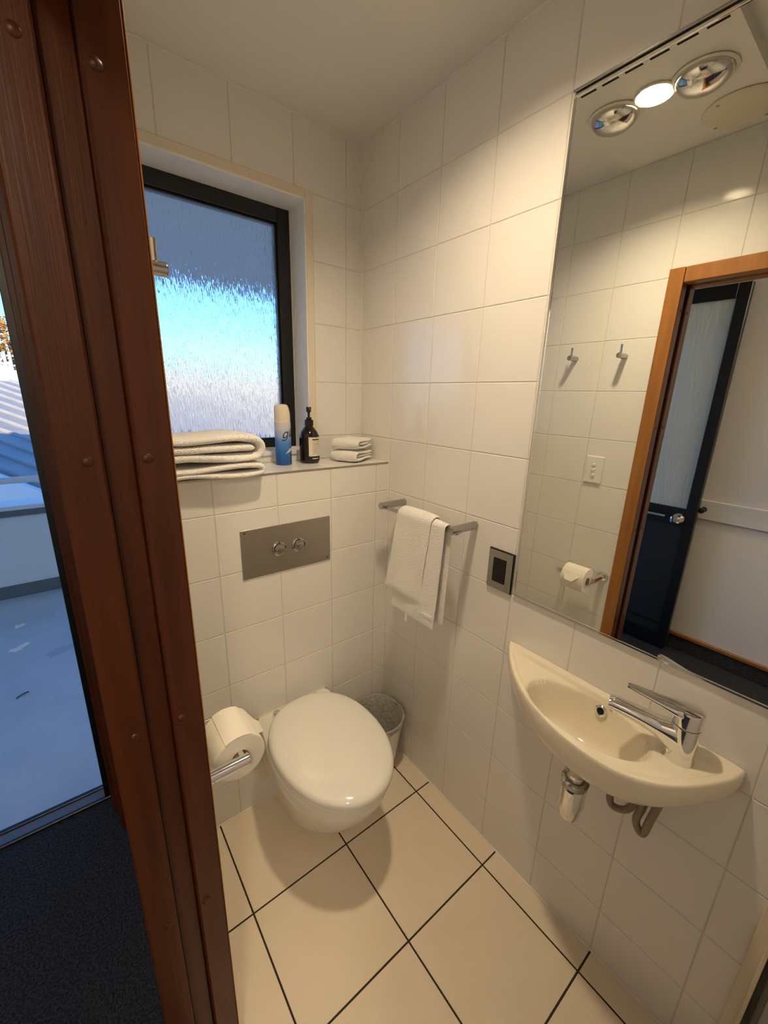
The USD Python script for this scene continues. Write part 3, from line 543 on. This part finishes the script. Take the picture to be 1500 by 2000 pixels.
tp.part('body', lathe([(0.0285, 0.0), (0.0288, 0.003), (0.0272, 0.012), (0.0262, 0.04), (0.0258, 0.082), (0.0254, 0.0835)], TB, (0, 0, 1), 36), 'chrome', smooth=40)
tt_ = np.linspace(0, 1, 18); sp = smooth_path([at(0.0, 0.044), at(0.030, 0.053), at(0.060, 0.060), at(0.100, 0.0665), at(0.140, 0.070)], 18)
tp.part('spout', oval_loft(sp, np.interp(tt_, [0, .3, 1], [.0250, .0215, .0165]), np.interp(tt_, [0, .15, .35, .6, .97, 1], [.042, .030, .0190, .0160, .0145, .012]), sd, 26, 2.7), 'chrome', smooth=50)
tp.part('aerator', cyl(at(0.127, 0.060), at(0.127, 0.048), 0.0110, 20), 'chrome')
hp = smooth_path([at(-0.002, 0.110), at(0.012, 0.1115), at(0.030, 0.1135), at(0.065, 0.1185), at(0.112, 0.125)], 20); hh = np.linspace(0, 1, 20)
tp.part('lever', oval_loft(hp, np.interp(hh, [0, .05, .2, .5, .92, 1], [.020, .0235, .0245, .0180, .0105, .007]), np.interp(hh, [0, .05, .25, .5, 1], [.0105, .0110, .0105, .0064, .0036]), sd, 26, 3.0), 'chrome', smooth=50)
tp.part('lever_cap', lathe([(0.0254, 0.0), (0.0262, 0.002), (0.0260, 0.031), (0.0245, 0.0345), (0.018, 0.0362), (0.001, 0.0368)], TB + (0, 0, 0.085), (0, 0, 1), 36), 'chrome', smooth=40)
tr = Thing('bottle_trap', (-0.108, -1.100, 0.50), 'chrome bottle trap hanging below the basin', 'trap')
q = np.array((-0.108, -1.100, 0.0))
tr.part('flange', lathe([(0.030, 0.670), (0.0315, 0.676), (0.026, 0.684)], q, (0, 0, 1), 32), 'chrome')
tr.part('lock_nut', lathe([(0.026, 0.648), (0.0285, 0.652), (0.0285, 0.668), (0.026, 0.671)], q, (0, 0, 1), 32), 'satin')
tr.part('inlet_pipe', cyl(q + (0, 0, 0.615), q + (0, 0, 0.650), 0.0205, 28), 'chrome')
tr.part('trap_collar', lathe([(0.024, 0.606), (0.031, 0.610), (0.032, 0.622), (0.026, 0.628), (0.021, 0.629)], q, (0, 0, 1), 36), 'satin')
tr.part('trap_cup', lathe([(0.012, 0.506), (0.020, 0.507), (0.0245, 0.513), (0.0262, 0.530), (0.0275, 0.549), (0.0305, 0.551), (0.0305, 0.600), (0.029, 0.607)], q, (0, 0, 1), 40), 'chrome', smooth=40)
tr.part('outlet_pipe', cyl(q + (0.02, 0, 0.638), (0.0, q[1], 0.638), 0.0155, 24), 'chrome')
tr.part('outlet_nut', lathe([(0.021, 0), (0.024, 0.003), (0.024, 0.018), (0.021, 0.021)], q + (0.022, 0, 0.638), (1, 0, 0), 28), 'steel')
tr.part('wall_flange', lathe([(0.034, 0), (0.033, 0.004), (0.018, 0.012)], (-0.0005, q[1], 0.638), (-1, 0, 0), 32), 'chrome')
for nm, pts, lab in (('water_hose', [(-0.015, -1.150, 0.655), (-0.042, -1.160, 0.642), (-0.055, -1.164, 0.600), (-0.055, -1.173, 0.572), (-0.055, -1.192, 0.578), (-0.055, -1.216, 0.622), (-0.057, -1.238, 0.676), (-0.060, -1.255, 0.735)], 'braided flexible hose in a shallow loop under the basin, next to the trap'),
                     ('water_hose', [(-0.012, -1.222, 0.668), (-0.045, -1.232, 0.660), (-0.070, -1.232, 0.625), (-0.075, -1.233, 0.588), (-0.075, -1.243, 0.576), (-0.075, -1.252, 0.606), (-0.073, -1.259, 0.660), (-0.066, -1.262, 0.740)], 'braided flexible hose in a long tight loop under the tap')):
    hs = Thing(nm, pts[0], lab, 'hose', group=None)
    hs.part('braid', tube(smooth_path(pts, 60), 0.0082, 14), 'hose', smooth=60)
    p0, p1 = np.array(pts[0]), np.array(pts[1]); dd = (p1 - p0) / np.linalg.norm(p1 - p0)
    hs.part('nut', cyl(np.array([0.0, p0[1], p0[2]]), p0 + dd * 0.020, 0.0115, 6, 0.001), 'steel')

# ---------------------------------------------------------------- things on the right wall
rl = Thing('towel_rail', (0, -0.466, 1.137), 'short chrome towel rail with two thick round posts on the tiled wall', 'towel rail')
for y in (-0.296, -0.637):
    p = rl.part('post', lathe([(0.0125, -0.001), (0.0128, 0.003), (0.0128, 0.112), (0.0118, 0.1145), (0.001, 0.1148)], (0, y, 1.137), (-1, 0, 0), 28), 'satin')
    rl.part('clamp', cbox((-0.098, y - 0.0085, 1.1215), (-0.070, y + 0.0085, 1.128), 0.002), 'chrome', parent=p)
rl.part('bar', tube([(-0.094, y, 1.131) for y in np.linspace(-0.643, -0.29, 10)], 0.0068, 16), 'satin')
def drape(path, ya, yb, thick, ny=26, amp=0.004, seed=0):
    """A cloth strip following path (x, z) with side edges ya(s), yb(s); rounded edges."""
    path = np.asarray(path, float); n = len(path); s = np.linspace(0, 1, n); tan = np.gradient(path, axis=0); tan /= np.linalg.norm(tan, axis=1)[:, None]; nor = np.c_[-tan[:, 1], tan[:, 0]]; rings = []
    v = np.linspace(0, 1, ny); prof = (1 - np.abs(2 * v - 1) ** 8) ** 0.5
    for i in range(n):
        y = ya(s[i]) + (yb(s[i]) - ya(s[i])) * v; end = min(1.0, (min(i, n - 1 - i) / 2.0) ** 0.5 + 0.25); h = thick / 2 * prof * end + 0.0006
        wob = amp * (meshkit.noise(np.c_[y * 22, np.full(ny, path[i, 1] * 9), np.full(ny, path[i, 0] * 9.0)], seed) - 0.5) * 2
        c = path[i][None] + nor[i][None] * wob[:, None]; a = c + nor[i] * h[:, None]; b_ = c - nor[i] * h[:, None]
        xz = np.vstack([a, b_[::-1]]); yy = np.r_[y, y[::-1]]; rings.append(np.c_[xz[:, 0], yy, xz[:, 1]])
    return loft(rings)
def over_bar(xb, zt, r, zf, zk, fl, n=26):
    a = np.linspace(0, np.pi, 13); arc = np.c_[xb + r * np.cos(a), zt + r * np.sin(a)]
    back = np.c_[xb + r - 0.6 * fl * np.linspace(1, 0, n) ** 1.3, np.linspace(zk, zt, n)]; front = np.c_[np.full(n, xb - r) - fl * np.linspace(0, 1, n) ** 1.3, np.linspace(zt, zf, n)]
    return np.vstack([back[:-1], arc, front[1:]])
tw = Thing('hand_towel', (-0.094, -0.49, 0.78), 'white towel hanging folded over the chrome rail', 'towel')
tw.part('towel_body', drape(over_bar(-0.094, 1.133, 0.0140, 0.795, 0.805, 0.022), lambda s: -0.394 - 0.0 * s, lambda s: -0.617 + 0.012 * s, 0.008, 30, 0.0035, 3), 'towel', smooth=60)
tw.part('towel_flap', drape(over_bar(-0.094, 1.134, 0.0245, 0.862, 0.93, 0.016), lambda s: -0.400 + 0.035 * max(0, (s - 0.55) / 0.45), lambda s: -0.560 + 0.020 * max(0, (s - 0.55) / 0.45), 0.010, 26, 0.004, 5), 'towel', smooth=60)
tw.part('towel_tag', cbox((-0.1305, -0.482, 0.764), (-0.1295, -0.470, 0.802), 0.0003), 'plastic', label='small white tag hanging from the hem')
tw.part('hem_band', drape([(-0.1308, 0.838), (-0.1312, 0.834), (-0.1316, 0.830), (-0.1320, 0.826)], lambda s: -0.535, lambda s: -0.602, 0.003, 12, 0.001, 3), 'towel', smooth=60)
sw = Thing('light_switch', (0, -0.748, 0.963), 'satin metal wall switch with a black rocker, just left of the mirror', 'switch')
sw.part('plate', cbox((-0.009, -0.790, 0.963), (0, -0.706, 1.085), 0.0015), 'satin')
sw.part('back_box', cbox((-0.005, -0.7935, 0.9605), (0, -0.7045, 1.0875), 0.001), 'black')
sw.part('rocker', cbox((-0.0115, -0.7705, 0.986), (-0.006, -0.7255, 1.062), 0.0015), 'blackgloss')

# ---------------------------------------------------------------- things on the left wall
for y, lab in ((-0.424, 'satin chrome robe hook on the tiled left wall, the one nearer the window'), (-0.628, 'satin chrome robe hook on the tiled left wall, the one nearer the door frame')):
    hk = Thing('robe_hook', (LX, y, 1.71), lab, 'hook')
    hk.part('peg', lathe([(0.0105, -0.001), (0.0108, 0.002), (0.0108, 0.058), (0.0095, 0.0605), (0.001, 0.061)], (LX, y, 1.700), (1, 0, 0), 28), 'satin')
    hk.part('pin', cyl((LX + 0.045, y, 1.706), (LX + 0.045, y, 1.742), 0.0042, 14), 'satin')
sp2 = Thing('wall_switch', (LX, -0.582, 1.17), 'white plastic wall switch plate with three round buttons, seen in the mirror', 'switch')
sp2.part('plate', cbox((LX, -0.620, 1.172), (LX + 0.009, -0.544, 1.290), 0.003), 'plastic')
for z in (1.253, 1.231, 1.207): sp2.part('button', lathe([(0.0085, 0), (0.0085, 0.003), (0.0065, 0.005), (0.001, 0.0053)], (LX + 0.009, -0.582, z), (1, 0, 0), 20), 'plastic')
RX, RZ = -0.778, 0.760
rh = Thing('toilet_roll_holder', (LX, -0.61, RZ), 'chrome toilet roll holder with two round posts on the left wall', 'toilet roll holder')
for y, e_ in ((-0.700, RX + 0.012), (-0.545, RX + 0.012)):
    rh.part('post', lathe([(0.0125, 0), (0.0128, 0.002), (0.0128, e_ - LX - 0.003), (0.0118, e_ - LX), (0.001, e_ - LX + 0.0003)], (LX - 0.0005, y, RZ + 0.002), (1, 0, 0), 28), 'chrome')
    rh.part('rosette', lathe([(0.022, 0), (0.022, 0.005), (0.019, 0.007), (0.012, 0.007)], (LX - 0.0005, y, RZ + 0.002), (1, 0, 0), 32), 'chrome')
rh.part('spindle', cyl((RX, -0.695, RZ + 0.006), (RX, -0.550, RZ + 0.006), 0.006, 16), 'chrome')
tr_ = Thing('toilet_roll', (RX, -0.625, RZ), 'roll of white toilet paper on the chrome holder, its loose sheet folded to a point', 'toilet roll')
tr_.part('roll', lathe([(0.0205, 0), (0.050, -0.0005), (0.0545, 0.001), (0.0550, 0.004), (0.0550, 0.099), (0.0535, 0.102), (0.0205, 0.102)], (RX, -0.678, RZ - 0.010), (0, 1, 0), 64, False, False), 'paper', smooth=40)
tr_.part('core', lathe([(0.0205, 0.0005), (0.0205, 0.1015), (0.0190, 0.1015), (0.0190, 0.0005), (0.0205, 0.0005)], (RX, -0.678, RZ - 0.010), (0, 1, 0), 40, False, False), 'trim')
def sheet():
    """The loose end: leaves the roll at the upper front, stands off it and narrows to a folded point."""
    rows = []; n = 28; r_ = 0.0562; a1 = math.radians(62); cx, cz = RX, RZ - 0.010
    for i in range(n):
        t_ = i / (n - 1); over = max(0.0, (t_ - 0.45) / 0.55); a = math.radians(120) + (a1 - math.radians(120)) * min(t_ / 0.45, 1.0)
        p = np.array([cx + r_ * math.cos(a), cz + r_ * math.sin(a)]) + over * 0.066 * np.array([math.sin(a1) * 0.72, -math.cos(a1) - 0.25]); nrm = np.array([math.cos(a), math.sin(a)])
        y0 = -0.678 + 0.040 * over ** 1.3; y1 = -0.577 - 0.030 * over ** 1.5; y_ = np.linspace(y0, y1, 14)
        wob = 0.0030 * (0.2 + over) * (meshkit.noise(np.c_[y_ * 40, np.full(14, t_ * 7), np.zeros(14)], 9) - 0.3)
        a_ = p + nrm * (wob + 0.0005)[:, None]; b_ = p + nrm * (wob - 0.0003)[:, None]
        xz = np.vstack([a_, b_[::-1]]); rows.append(np.c_[xz[:, 0], np.r_[y_, y_[::-1]], xz[:, 1]])
    return loft(rows)
tr_.part('loose_sheet', sheet(), 'paper', smooth=60)

# ---------------------------------------------------------------- things on the ledge
def fold(path, t, hy, loc=(0, 0, 0), rot=0.0, seed=0, seg=34, amp=0.003, p=3.2):
    """A thick folded strip: path in (x, z), thickness t, half depth hy, rounded section; placed at loc, turned by rot."""
    path = smooth_path(path, 90); tan = np.gradient(path, axis=0); tan /= np.linalg.norm(tan, axis=1)[:, None]; nor = np.c_[-tan[:, 1], tan[:, 0]]; a = np.linspace(0, 2 * np.pi, seg, endpoint=False)
    py, pn = np.sign(np.cos(a)) * np.abs(np.cos(a)) ** (2 / p) * hy, np.sign(np.sin(a)) * np.abs(np.sin(a)) ** (2 / p) * t / 2; rings = []
    for i, (q_, m_) in enumerate(zip(path, nor)):
        e_ = min(1.0, 0.35 + (min(i, 89 - i) / 3.0) ** 0.5 * 0.65); xz = q_ + m_ * (pn * e_)[:, None]; rings.append(np.c_[xz[:, 0], py * (0.97 + 0.03 * e_), xz[:, 1]])
    m_ = loft(rings); v = np.array(m_.vertices); v[:, 2] += amp * 2 * (meshkit.noise(np.c_[v[:, 0] * 16, v[:, 1] * 16, v[:, 2] * 20], seed) - 0.5) * np.clip((v[:, 2]) / 0.01, 0, 1); v[:, 1] += amp * 1.5 * (meshkit.noise(np.c_[v[:, 0] * 18, v[:, 2] * 40, v[:, 1]], seed + 3) - 0.5)
    c_, s_ = math.cos(rot), math.sin(rot); v = np.c_[v[:, 0] * c_ - v[:, 1] * s_, v[:, 0] * s_ + v[:, 1] * c_, v[:, 2]] + np.array(loc)
    return trimesh.Trimesh(v, m_.faces, process=False)
LZ = ZL + 0.0012
def ufold(x0, x1, z0, z1, n=7):
    r_ = (z1 - z0) / 2; a = np.linspace(-np.pi / 2, np.pi / 2, n); return [(x0, z0), ((x0 + x1) / 2, z0)] + [(x1 - r_ + r_ * math.cos(b), z0 + r_ + r_ * math.sin(b)) for b in a] + [((x0 + x1) / 2, z1), (x0, z1)]
b1 = Thing('bath_towel', (-0.66, -0.13, LZ), 'folded white bath towel lying on the ledge, bottom one of the stack', 'towel')
b1.part('towel_fold', fold(ufold(-0.13, 0.143, 0.0110, 0.0310), 0.0215, 0.108, (-0.66, -0.135, LZ), 0, 1), 'towel', smooth=60)
b2 = Thing('bath_towel', (-0.66, -0.13, LZ + 0.047), 'thick folded white bath towel on top of the other one on the ledge', 'towel')
b2.part('outer_fold', fold(ufold(-0.13, 0.145, 0.0140, 0.0660), 0.0275, 0.105, (-0.66, -0.135, LZ + 0.0455), 0, 2, amp=0.004), 'towel', smooth=60)
b2.part('inner_fold', fold([(-0.13, 0.040), (-0.05, 0.040), (0.03, 0.041), (0.085, 0.042), (0.120, 0.041)], 0.0265, 0.103, (-0.66, -0.135, LZ + 0.0455), 0, 4, amp=0.002), 'towel', smooth=60)
for k, (lab, dz) in enumerate((('lower folded white hand towel in the small stack at the corner end of the ledge', 0.0), ('upper folded white hand towel in the small stack at the corner end of the ledge', 0.0455))):
    hw = Thing('folded_hand_towel', (-0.092, -0.082, LZ + dz), lab, 'towel')
    rt = math.pi + 0.50 + 0.06 * k; ctr = (-0.096, -0.086, LZ + dz)
    hw.part('outer_fold', fold(ufold(-0.064, 0.072, 0.0095, 0.0325), 0.0180, 0.056, ctr, rt, 6 + k, amp=0.003, p=2.5), 'towel', smooth=60)
    hw.part('inner_fold', fold([(-0.060, 0.021), (-0.02, 0.0212), (0.02, 0.0212), (0.050, 0.0210)], 0.0150, 0.0545, ctr, rt, 9 + k, amp=0.002, p=2.5), 'towel', smooth=60)

def wrap(flat, center, r, a0, z0, t=0.0):
    """Bends a flat mesh (x along the arc, y up, z outwards) on to a cylinder."""
    v = np.array(flat.vertices); a = a0 + v[:, 0] / r; rr = r + v[:, 2] + t
    return trimesh.Trimesh(np.c_[center[0] + rr * np.cos(a), center[1] + rr * np.sin(a), z0 + v[:, 1]], flat.faces, process=False)
def strip(w_, h_, th=0.0004, n=14):
    xs = np.linspace(0, w_, n); return loft([np.array([(x_, 0, 0), (x_, h_, 0), (x_, h_, th), (x_, 0, th)]) for x_ in xs])
SB = np.array([-0.270, -0.062, ZL + 0.0006])
so = Thing('soap_bottle', SB, 'dark amber pump bottle with a cream paper label on the window ledge', 'bottle')
so.part('bottle_body', lathe([(0.001, 0.0), (0.030, 0.0), (0.0345, 0.003), (0.0362, 0.010), (0.0362, 0.090), (0.0352, 0.098), (0.030, 0.110), (0.0215, 0.122), (0.0145, 0.130), (0.0125, 0.136), (0.0125, 0.142)], SB, (0, 0, 1), 48), 'amber', smooth=50)
pc = so.part('pump_collar', lathe([(0.0150, 0.132), (0.0160, 0.134), (0.0160, 0.150), (0.0150, 0.153), (0.0100, 0.1555), (0.0095, 0.162), (0.006, 0.163)], SB, (0, 0, 1), 32), 'blackgloss')
so.part('pump_stem', cyl(SB + (0, 0, 0.16), SB + (0, 0, 0.188), 0.0042, 16), 'blackgloss')
cdir = np.array([-0.45, -0.89, 0.0])
so.part('pump_head', join(lathe([(0.0060, 0.180), (0.0085, 0.183), (0.0092, 0.197), (0.0080, 0.199), (0.001, 0.1995)], SB, (0, 0, 1), 24), tube([SB + (0, 0, 0.192), SB + cdir * 0.015 + (0, 0, 0.193), SB + cdir * 0.030 + (0, 0, 0.191), SB + cdir * 0.037 + (0, 0, 0.186)], (0.0058, 0.0052, 0.0045, 0.0040), 12)), 'blackgloss')
R0 = 0.0362; A0 = math.radians(-122)
lb = so.part('paper_label', wrap(strip(0.062, 0.068), SB, R0, A0, SB[2] + 0.026, 0.0001), 'label', smooth=60)
for k, (w_, h_) in enumerate(((0.030, 0.0042), (0.036, 0.0012), (0.034, 0.0012), (0.036, 0.0012), (0.028, 0.0012), (0.032, 0.0012), (0.020, 0.0016), (0.034, 0.0012), (0.030, 0.0012))):
    so.part('label_line', wrap(strip(w_, h_, 0.0003, 10), SB, R0, A0 + 0.36, SB[2] + 0.0835 - 0.0062 * k, 0.0005), 'ink' if k == 0 else 'inkgrey', parent=lb, smooth=60)
so.part('base_print', wrap(strip(0.026, 0.0035, 0.0003, 8), SB, R0, A0 + 0.36, SB[2] + 0.016, 0.0001), 'inkpale', smooth=60)
SC = np.array([-0.371, -0.058, ZL + 0.0006])
sc = Thing('air_freshener', SC, 'blue and white aerosol air freshener can with a pale cap on the window ledge', 'spray can')
sc.part('can_body', lathe([(0.022, 0.0), (0.0275, 0.001), (0.0285, 0.004), (0.0280, 0.007), (0.0280, 0.145), (0.0272, 0.150), (0.0255, 0.153)], SC, (0, 0, 1), 44), 'can', smooth=40)
cap = [];
for z_, r_ in ((0.150, 0.0268), (0.152, 0.0272), (0.175, 0.0268), (0.192, 0.0250), (0.201, 0.0225), (0.2055, 0.0190), (0.2065, 0.010)):
    a = np.linspace(0, 2 * np.pi, 40, endpoint=False); sl = max(0, z_ - 0.18) * 0.2
    cap.append(np.c_[SC[0] + r_ * np.cos(a) - sl * 0.45, SC[1] + r_ * np.sin(a) + sl * 0.4, SC[2] + z_ + sl * 0.10 * np.cos(a)])
sc.part('cap', loft(cap), 'label', smooth=50)
g_ = meshkit.text_mesh('glade', 0.028, 0.0004); gv = np.array(g_.vertices); gv[:, 0] += gv[:, 1] * 0.28; gv[:, 1] += gv[:, 0] * 0.18
sc.part('brand_lettering', wrap(trimesh.Trimesh(gv, g_.faces, process=False), SC, 0.0280, math.radians(-124), SC[2] + 0.092, 0.0002), 'ink', smooth=False)
wave_ = oval_loft(np.c_[np.linspace(0, 0.05, 16), 0.008 * np.sin(np.linspace(0, 3.0, 16)) + np.linspace(0, 0.012, 16), np.zeros(16)], np.interp(np.linspace(0, 1, 16), [0, .4, 1], [.001, .006, .001]), np.full(16, 0.0003), (0, 1, 0), 10)
sc.part('leaf_print', wrap(wave_, SC, 0.0280, math.radians(-98), SC[2] + 0.040, 0.0004), 'flake', smooth=60)
